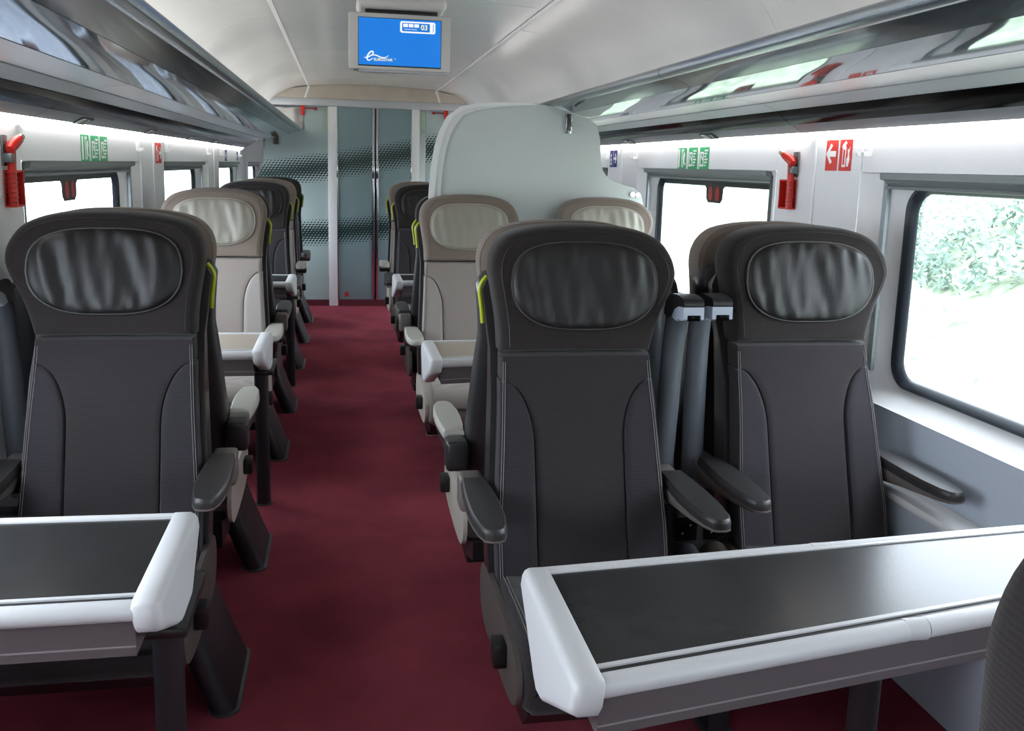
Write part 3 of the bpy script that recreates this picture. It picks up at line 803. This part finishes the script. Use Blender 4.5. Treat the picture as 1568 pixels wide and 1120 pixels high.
seat(RX2 + .02, 4.77, False, 'beige', -1, -1, 'taupe window seat with pale pad in front of the white partition', GR, window=True)
seat(RX1, 5.19, True, 'dark', -1, 1, 'charcoal aisle seat standing just behind the white partition', GR)
seat(RX1, 7.20, False, 'dark', -1, 1, 'charcoal aisle seat facing the table beyond the white partition', GR)
seat(RX1, 8.15, False, 'beige', -1, 1, 'taupe aisle seat behind the charcoal seat beyond the white partition', GR)
seat(RX1 + .003, .475, True, 'dark', -1, 1, 'charcoal seat seen only by its stitched head edge at the long table', GR)

# pedestals under the double seats
for yy, lab in ((2.20, 'black floor pedestal under the charcoal pair at the long table'), (2.98, 'black floor pedestal under the taupe pair behind the charcoal pair'), (4.50, 'black floor pedestal under the taupe pair at the white partition'), (5.42, 'black floor pedestal just behind the white partition'), (6.95, 'black floor pedestal under the charcoal seat beyond the partition'), (7.9, 'black floor pedestal under the taupe seat beyond the partition'), (.62, 'black floor pedestal under the seat with the stitched head edge')):
    p = tag(empty('seat_pedestal', (.99, yy, 0)), lab, 'pedestal', 'double seat pedestals')
    MB().prism([(-.10, .008), (.28, .008), (.26, .16), (-.08, .16)], 'x', -.03, .03).build('column', M['black_sat'], p)
    MB().rbox(-.04, .04, -.11, .29, 0, .008, .003).build('foot_plate', M['steel'], p)
    MB().rbox(-.58, .60, -.05, .22, .15, .195, .01).build('cross_beam', M['black'], p)

# consoles with sockets between the paired seats
def console(x, y, rz, lab):
    c = tag(empty('seat_console', (x, y, 0), rz), lab, 'console')
    MB().rbox(-.070, .070, -.10, .03, .215, .545, .012).build('console_body', M['black'], c)
    for q in (-.040, .046):
        pl_ = MB().rbox(q - .032, q + .032, -.108, -.10, .468, .538, .006).build('socket_plate', M['black_gloss'], c)
        for dx, dz_ in ((-.012, .492), (.010, .516)):
            MB().cyl((q + dx, -.1095, dz_), (q + dx, -.107, dz_), .003, 8).build('socket_pin', M['steel'], pl_)
    for q, m in ((-.040, M['black_sat']), (.046, M['brown_metal'])):
        t = MB().cyl((q, -.19, .405), (q, -.10, .425), .040, 20).build('bin_tube', m, c)
        MB().cyl((q, -.193, .404), (q, -.189, .405), .031, 20).build('bin_ring', M['chrome'], t)
console(.99, 2.42, 0, 'black socket console between the charcoal pair of seats')
console(.99, 4.70, 0, 'black socket console between the taupe pair at the partition')
c = tag(empty('wall_socket', (-.93, 2.64, .45)), 'black power socket box beside the charcoal single seat', 'socket')
MB().rbox(-.05, .05, -.03, .05, -.06, .06, .006).build('socket_box', M['black'], c)
MB().rbox(-.032, .032, -.036, -.03, -.035, .035, .005).build('socket_plate', M['black_gloss'], c)
for dx in (-.01, .01): MB().cyl((dx, -.038, 0), (dx, -.035, 0), .003, 8).build('socket_pin', M['steel'], c)
MB().box(-.045, .045, -.02, .04, -.20, -.06).build('socket_stem', M['black'], c)

# ------------------------------------------------------------------ tables
def table(ends, yn, yf, top, xa, xw, s, lab, leg, hinge=None, wallfix=True):
    """s=+1: aisle end at low x. yn/yf: near and far edge as functions of x."""
    ym = (yn(xa) + yf(xa)) / 2
    t = tag(empty('seat_table', (xa, ym, 0)), lab, 'table', 'fixed seat tables')
    Z = .735
    L = lambda x, y, z: (x - xa, y - ym, z)
    xi = xa + s * .045
    def slab(x0, x1, dn, df, z0, z1, name, m):
        P = [L(x0, yn(x0) + dn, 0), L(x1, yn(x1) + dn, 0), L(x1, yf(x1) - df, 0), L(x0, yf(x0) - df, 0)]
        return MB().prism([(p[0], p[1]) for p in P], 'z', z0, z1).build(name, m, t)
    slab(xi, xw, .045, .03, Z - .030, Z - .004, 'table_top', top)
    def rail(f, off, r, name, dz=0, rx=None):
        segs = [(xi, xw)] if not hinge else [(xi, hinge - .022), (hinge + .022, xw)]
        for a, b in segs:
            MB().tube([L(a, f(a) + off, Z - r + dz), L(b, f(b) + off, Z - r + dz)], r, 16, rx=rx).build(name, M['tab_rim'], t)
        if hinge:
            MB().tube([L(hinge - .0205, f(hinge) + off, Z - r + dz), L(hinge + .0205, f(hinge) + off, Z - r + dz)], r * 1.03, 16, rx=rx).build('hinge_sleeve', M['tab_rim'], t)
    rail(yn, .019, .019, 'edge_rail')
    rail(yf, -.014, .014, 'edge_rail')
    # flat inner lips beside the laminate
    for f, o in ((yn, .046), (yf, -.032)):
        P = [L(xi, f(xi) + o - .005, 0), L(xw, f(xw) + o - .005, 0), L(xw, f(xw) + o + .005, 0), L(xi, f(xi) + o + .005, 0)]
        MB().prism([(p[0], p[1]) for p in P], 'z', Z - .020, Z - .001).build('inner_lip', M['tab_rim'], t)
    slab(xi, xw, .018, .016, Z - .105, Z - .034, 'apron', M['tab_apron'])
    P = [L(xi, yn(xi) + .0165, 0), L(xw, yn(xw) + .0165, 0), L(xw, yn(xw) + .019, 0), L(xi, yn(xi) + .019, 0)]
    MB().prism([(p[0], p[1]) for p in P], 'z', Z - .088, Z - .085).build('apron_groove', M['tab_groove'], t)
    P = [L(xi, yn(xi) + .030, 0), L(xw, yn(xw) + .030, 0), L(xw, yn(xw) + .0412, 0), L(xi, yn(xi) + .0412, 0)]
    MB().prism([(p[0], p[1]) for p in P], 'z', Z - .03, Z - .0045).build('rim_seam', M['black'], t)
    # aisle end cap
    w = yf(xa) - yn(xa); a0 = yn(xa) - ym
    def capring(x, inset, zb):
        P = [(a0 + inset, Z - .004 - inset), (a0 + .012 + inset, Z + .002 - inset), (a0 + w - .012 - inset, Z + .002 - inset), (a0 + w - inset, Z - .004 - inset), (a0 + w - inset, Z - .042 + inset), (a0 + w * .80 - inset, zb + .055 + inset), (a0 + w * .55, zb + .010 + inset), (a0 + w * .48, zb + inset), (a0 + w * .40, zb + .004 + inset), (a0 + w * .12 + inset, zb + .058 + inset), (a0 + .006 + inset, Z - .055 + inset), (a0 + inset, Z - .04)]
        return [(x - xa - s * .016 * (Z - p[1]) / .13, p[0], p[1]) for p in P]
    MB().loft([capring(xa + s * .050, .004, Z - .128), capring(xa + s * .046, .0, Z - .132), capring(xa + s * .014, .0, Z - .134), capring(xa + s * .006, .003, Z - .134), capring(xa + s * .001, .009, Z - .134), capring(xa, .016, Z - .134)]).build('end_cap', M['tab_rim'], t, 62)
    sw = [(a0 + w * .18, Z - .05), (a0 + w * .75, Z - .035), (a0 + w * .55, Z - .055)]
    # leg
    if leg:
        lx, ly = leg
        lg = MB().cyl((lx - xa, ly - ym, 0.0), (lx - xa, ly - ym, Z - .10), .030, 20).build('leg', M['black_sat'], t)
        MB().cyl((lx - xa, ly - ym, 0.0), (lx - xa, ly - ym, .006), .036, 20).build('leg_collar', M['steel'], lg)
        MB().rbox(lx - xa - .06, lx - xa + .06, ly - ym - .13, ly - ym + .13, Z - .125, Z - .104, .006).build('leg_bracket', M['black'], t)
    return t
for k, (dy, m, lab) in enumerate(((0, 'tab_black', 'small black-topped table with white rims, its charcoal seat under a red hammer'), (2.185, 'tab_beige', 'small taupe-topped table with white rims at the taupe single seat'), (4.38, 'tab_black', 'small black-topped table between charcoal single seats past the taupe table'))):
    table(None, lambda x, dy=dy: 1.565 + dy, lambda x, dy=dy: 2.005 + dy - .03 * (x + .32), M[m], -.318, -.985, -1, lab, (-.352, 1.80 + dy))
for k, (dy, m, lab) in enumerate(((0, 'tab_black', 'long black-topped table with white rims at the charcoal pair'), (2.33, 'tab_beige', 'long taupe-topped table with white rims at the taupe pair'), (4.80, 'tab_black', 'long black-topped table beyond the white partition'))):
    table(None, lambda x, dy=dy: 1.215 + dy + .165 * (x - .34), lambda x, dy=dy: 1.636 + dy + .075 * (x - .34), M[m], .338, 1.69, 1, lab, (1.05, 1.56 + dy), hinge=.985)

# ------------------------------------------------------------------ ceiling monitor
tv = tag(empty('ceiling_monitor', (.266, 4.5, 2.06)), 'white ceiling monitor with a bright blue screen', 'monitor')
def tilt(o): o.rotation_euler = (0, 0, 0)
MB().rbox(-.238, .238, -.02, .05, -.128, .128, .008).build('monitor_housing', M['tv'], tv)
MB().rbox(-.20, .22, -.03, .25, .150, .215, .03, 4).build('mount_fairing', M['tv'], tv)
MB().rbox(-.16, .18, .02, .20, .115, .16, .01).build('mount_neck', M['black'], tv)
MB().box(-.194, .194, -.0215, -.0195, -.113, .107).build('screen_bezel', M['black'], tv)
scr = MB().box(-.191, .191, -.024, -.0214, -.107, .104).build('screen', M['screen'], tv)
MB().rbox(-.215, -.195, -.03, .0, -.136, -.128, .002).build('foot_lip', M['steel'], tv)
MB().rbox(-.19, .215, -.012, .03, -.138, -.128, .002).build('foot_lip', M['grey_fascia'], tv)
def scr_poly(poly, name, m, y=-.0250):
    MB().prism(poly, 'y', y, y + .0009).build(name, m, scr, 0)
def rrect(x0, x1, z0, z1, r, n=4):
    o = []
    for cx_, cz_, a0 in ((x1 - r, z1 - r, 0), (x0 + r, z1 - r, 90), (x0 + r, z0 + r, 180), (x1 - r, z0 + r, 270)):
        for j in range(n + 1):
            t = math.radians(a0 + 90 * j / n); o.append((cx_ + r * math.cos(t), cz_ + r * math.sin(t)))
    return o
scr_poly(rrect(.0, .165, .044, .096, .009), 'carriage_icon_frame', M['screen_white'])
scr_poly(rrect(.009, .157, .051, .089, .004), 'carriage_icon_body', M['screen'], -.0256)
for k in range(3): scr_poly([(.014 + k * .026, .070), (.036 + k * .026, .070), (.036 + k * .026, .085), (.014 + k * .026, .085)], 'carriage_window', M['screen_white'], -.0262)
scr_poly([(.139, .051), (.154, .051), (.154, .089), (.139, .089)], 'carriage_door', M['screen_white'], -.0262)
def scr_text(t, size, x, z, m, bold=0., y=-.0264):
    me = text_mesh(t, size, bold=bold); me.transform(Matrix.Translation((x, y, z)) @ Matrix.Rotation(PI / 2, 4, 'X')); me.materials.append(m)
    link('screen_lettering', me, scr)
scr_text('03', .032, .113, .070, M['screen_yellow'], .0006)
scr_text('BUSINESS PREMIER', .0072, .049, .060, M['screen_white'])
scr_text('EUROSTAR', .0175, -.078, -.083, M['screen_yellow'], .0003, -.0252)
scr_text('™', .010, -.024, -.079, M['screen_yellow'], 0, -.0252)
# flowing e mark
e_pts = [(-.166, -.0755), (-.150, -.0745), (-.132, -.064), (-.124, -.054), (-.128, -.047), (-.138, -.050), (-.150, -.066), (-.153, -.080), (-.146, -.088), (-.134, -.083), (-.125, -.076)]
sw_pts = [(-.150, -.0715), (-.136, -.066), (-.124, -.063), (-.108, -.0645), (-.092, -.071), (-.076, -.073), (-.062, -.069), (-.052, -.061)]
for pts, rr in ((e_pts, .0034), (sw_pts, .0026)):
    c_ = catmull(pts, 4, False); nn = len(c_)
    MB().tube([(x, -.0247, z) for x, z in c_], [rr * (.35 + .65 * math.sin(PI * min(1, max(.08, k / (nn - 1))))) for k in range(nn)], 6, rx=.0006, up=None).build('flowing_mark', M['screen_white'], scr, 0)

# ------------------------------------------------------------------ wall signs
def sign_plate(side, y, z, w, h, m, parent, name='sign_plate', lift=.001):
    s = SIDES[side]['s']; x = X(side, DW) - s * lift
    ox = parent.location
    return MB().box(min(x, x - s * .0015) - ox.x, max(x, x - s * .0015) - ox.x, y - w / 2 - ox.y, y + w / 2 - ox.y, z - h / 2 - ox.z, z + h / 2 - ox.z).build(name, m, parent, 0)
def sign_poly(side, y, z, poly, m, parent, root, name='pictogram'):
    """poly in viewer coordinates (right, up) around y,z"""
    s = SIDES[side]['s']; x = X(side, DW) - s * .0026; ox = root.location
    P = [(y - s * a - ox.y, z + b - ox.z) for a, b in poly]
    return MB().prism(P, 'x', x - ox.x, x - s * .0008 - ox.x).build(name, m, parent, 0)
ARROW = [(.030, .010), (-.012, .010), (.006, .028), (-.006, .036), (-.036, .0), (-.006, -.036), (.006, -.028), (-.012, -.010), (.030, -.010)]
def green_sign(side, yc, zc, lab):
    s = SIDES[side]['s']
    r = tag(empty('escape_sign', (X(side, DW), yc, zc)), lab, 'sign', 'green escape signs')
    w, h, g = .115, .105, .148
    for k in range(3):
        y = yc - s * (k - 1) * g * (-1 if s < 0 else 1) * (1 if s > 0 else -1)
        p = sign_plate(side, y, zc, w, h, M['sign_green'], r)
        R = lambda poly: sign_poly(side, y, zc, poly, M['sign_white'], p, r)
        if k == 0:
            R([(-.050, -.046), (-.032, -.046), (-.032, .046), (-.050, .046)]); R([(-.006, -.046), (.001, -.046), (.001, .046), (-.006, .046)])
            R([(.020, .030), (.034, .030), (.042, .012), (.036, .006), (.034, -.018), (.050, -.030), (.046, -.036), (.026, -.022), (.020, -.046), (.012, -.046), (.016, -.012), (.010, -.002), (.014, .012)])
            R([(.016 + .007 * math.cos(t * .7), .040 + .007 * math.sin(t * .7)) for t in range(9)])
        else:
            for a, b, c_, d in ((-.050, -.004, .020, .030), (-.050, -.042, -.034, .024), (-.012, -.004, -.034, .024), (-.050, -.004, -.040, -.030)):
                R([(a, c_), (b, c_), (b, d), (a, d)])
            R([(-.034, .018), (-.012, -.006), (-.018, -.012), (-.036, .006)])
            for q in range(6):
                zz = .036 - q * .014; e = .046 - .010 * (q % 3)
                R([(.006, zz - .004), (e, zz - .004), (e, zz + .004), (.006, zz + .004)])
green_sign('right', 4.405, 1.565, 'three green escape pictograms above the window on the paired-seat side')
green_sign('left', 4.137, 1.528, 'three green escape pictograms above the window on the single-seat side')
def red_sign(side, yc, zc, lab, sc=1.0, blue=False):
    s = SIDES[side]['s']
    r = tag(empty('facility_sign' if blue else 'extinguisher_sign', (X(side, DW), yc, zc)), lab, 'sign')
    m = M['sign_blue'] if blue else M['sign_red']
    w, h, g = .078 * sc, .118 * sc, .093 * sc
    first = -1 if (s > 0) != blue else 1
    for q in (-1, 1):
        y = yc - s * q * g / 2
        p = sign_plate(side, y, zc, w, h, m, r)
        R = lambda poly: sign_poly(side, y, zc, [(a * sc, b * sc) for a, b in poly], M['sign_white'], p, r)
        if q == first:
            R([(a * (1 if first < 0 else -1), b) for a, b in ARROW] if not blue else [(-a, b) for a, b in ARROW] if s > 0 else ARROW)
        elif not blue:
            o = [(-.018, -.046), (.004, -.046), (.004, .022), (-.001, .030), (.008, .036), (-.002, .044), (-.020, .030), (-.024, .020), (-.018, .022)]
            R(o)
            R([(.012, -.044), (.022, -.044), (.030, -.020), (.024, .0), (.030, .024), (.020, .010), (.014, .018), (.018, -.008), (.010, -.020)])
            sign_poly(side, y, zc, [(-.012 * sc, -.038 * sc), (-.002 * sc, -.038 * sc), (-.002 * sc, .014 * sc), (-.012 * sc, .014 * sc)], m, p, r).location.x = -s * .0009
        else:
            R([(-.022, -.044), (.018, -.044), (.018, -.034), (.002, -.030), (.010, -.004), (-.006, .008), (-.016, -.006), (-.006, -.028), (-.022, -.034)])
            R([(-.004 + .010 * math.cos(t * .7), .022 + .010 * math.sin(t * .7)) for t in range(9)])
red_sign('right', 3.02, 1.575, 'red arrow and fire extinguisher signs beside the hammer with white rope')
red_sign('left', 5.49, 1.522, 'red extinguisher and arrow signs between windows on the single-seat side', .95)
red_sign('right', 5.79, 1.568, 'dark blue pictogram and arrow signs behind the white partition edge', .9, True)
red_sign('left', 8.55, 1.53, 'small dark blue signs above a window by the last single seats', .8, True)
red_sign('left', 9.45, 1.53, 'small dark blue signs next to the dotted glass', .7, True)

# ------------------------------------------------------------------ emergency hammers
def hammer(side, yc, zc, lab):
    s = SIDES[side]['s']
    r = tag(empty('emergency_hammer', (X(side, DW), yc, zc)), lab, 'hammer', 'red emergency hammers')
    q = 1 if s > 0 else -1     # the hammer head points away from the camera on both sides
    def b(name, d0, d1, y0, y1, z0, z1, m, par=r, rr=.004): return MB().rbox(min(-s * d0, -s * d1), max(-s * d0, -s * d1), y0, y1, z0, z1, rr).build(name, m, par)
    b('bracket_plate', .0, .008, -.028, .015, .005, .100, M['steel'])
    b('bracket_clip', .008, .034, -.034, -.008, .016, .045, M['steel'])
    tr = b('rope_case', .0, .006, -.022, .062, -.120, -.006, M['red_dark'])
    b('case_wall', .0, .034, .054, .062, -.120, -.006, M['red'], tr)
    b('case_wall', .0, .034, -.022, .062, -.120, -.112, M['red'], tr)
    b('case_wall', .0, .030, .01, .062, -.014, -.006, M['red'], tr)
    hs = MB().tube([(-s * .022, -.012, -.118), (-s * .022, -.010, -.02), (-s * .024, -.004, .062)], [.014, .013, .012], 12).build('hammer_handle', M['red'], r)
    for k in range(7): b('grip_ridge', .008, .037, -.028, -.002, -.105 + k * .015, -.1025 + k * .015, M['red_dark'], hs, .001)
    b('grip_rod', .012, .022, .012, .018, -.01, .062, M['red'])
    hd = MB().tube([(-s * .026, -.030, .055), (-s * .028, -.012, .066), (-s * .030, .014, .078), (-s * .032, .040, .088)], [.012, .017, .0165, .014], 14).build('hammer_head', M['red'], r)
    MB().tube([(-s * .032, .040, .088), (-s * .033, .062, .096)], [.011, .010], 12).build('hammer_collar', M['brass'], hd)
    MB().tube([(-s * .033, .062, .096), (-s * .034, .072, .099)], [.010, .006], 12).build('hammer_tip', M['black'], hd)
    pts = []
    for k in range(15): pts.append((-s * .016, .010 + (.018 if k % 2 else .0), -.105 + k * .0065))
    MB().tube(pts, .0032, 6).build('rope_coil', M['sign_white'], r)
hammer('right', 3.33, 1.485, 'red emergency hammer with white rope on the pillar beside the red arrow sign')
hammer('left', 3.08, 1.455, 'red emergency hammer on the wall beside the charcoal single seat')

# ------------------------------------------------------------------ coat hooks
HG = 'white coat hooks under the light strips'
def hook(side, y, lab):
    s = SIDES[side]['s']; z = 1.612 + SIDES[side]['dz']
    r = tag(empty('coat_hook', (X(side, DW), y, z)), lab, 'coat hook', HG)
    for dy in (-.022, .018):
        pr = [(0, 0), (0, -.062), (-s * .006, -.068), (-s * .030, -.066), (-s * .032, -.052), (-s * .024, -.050), (-s * .010, -.052), (-s * .010, 0)]
        MB().prism(pr, 'y', dy - .008, dy + .008).build('hook_arm', M['trim_white'], r)
for side, y, lab in (('right', 2.84, 'white coat hook beside the red arrow and extinguisher sign'), ('right', 5.32, 'white coat hook at the window corner by the white partition'), ('right', 5.93, 'white coat hook past the dark blue sign'), ('left', 4.96, 'white coat hook between the green and red signs over the single seats'), ('left', 5.72, 'white coat hook just past the red sign over the single seats'), ('left', 7.40, 'white coat hook at the window end before the small blue signs'), ('left', 8.14, 'white coat hook at the window corner below the small blue signs'), ('left', 9.60, 'white coat hook beside the dotted glass end panel')):
    hook(side, y, lab)

# ------------------------------------------------------------------ outside
g = MB().box(-9, XC - DW - .3, -40, 60, -1.35, -1.25).build('ballast_left', M['ballast']); tag(g, 'dark track ballast outside the windows of the single seats', kind='structure')
g = MB().box(XC + DW + .3, 3.4, -40, 60, -1.35, -1.25).build('ballast_right', M['ballast']); tag(g, 'dark track ballast outside the windows of the paired seats', kind='structure')
g = MB().box(-60, -9, -40, 60, -1.3, -1.2).build('ground_left', M['gravel']); tag(g, 'pale ground outside the windows of the single seats', kind='structure')
mb = MB(); nx, ny = 40, 90
for i in range(nx + 1):
    for j in range(ny + 1):
        x = 2.6 + 14 * (i / nx) ** 1.3; y = -8 + 34 * j / ny
        z = -1.2 + 3.8 * smoothstep(2.8, 13, x) + .22 * noise.noise(Vector((x * 1.3, y * 1.3, 0))) + .10 * noise.noise(Vector((x * 4, y * 4, 2)))
        mb.v.append((x, y, z))
for i in range(nx):
    for j in range(ny):
        a = i * (ny + 1) + j; mb.f.append((a, a + ny + 1, a + ny + 2, a + 1))
g = mb.build('ground_right', M['grass'], None, 0); tag(g, 'overexposed grassy bank outside the windows of the paired seats', kind='structure')
def bush(x, y, z, rad, n, lab, seed):
    rnd = random.Random(seed); mb = MB()
    for k in range(n):
        d = Vector((rnd.gauss(0, 1), rnd.gauss(0, 1), rnd.gauss(0, 1))).normalized() * rad * rnd.uniform(.55, 1.0) ** .5
        d.z *= .8
        a = Vector((rnd.gauss(0, 1), rnd.gauss(0, 1), rnd.gauss(0, 1))).normalized(); b = a.cross(Vector((rnd.gauss(0, 1), rnd.gauss(0, 1), rnd.gauss(0, 1)))).normalized()
        l = rnd.uniform(.03, .065)
        mb.add([d - a * l, d - b * l * .45, d + a * l, d + b * l * .45], [(0, 1, 2, 3)])
    o = mb.build('bush', M['leaf'], None, 0); o.location = (x, y, z); tag(o, lab, 'bush')
bush(7.6, 9.6, .9, 1.2, 5200, 'round pale bush high on the bank outside the long table window', 3)
bush(9.4, 12.6, 1.9, .9, 2600, 'smaller pale bush at the top of the bank outside', 4)
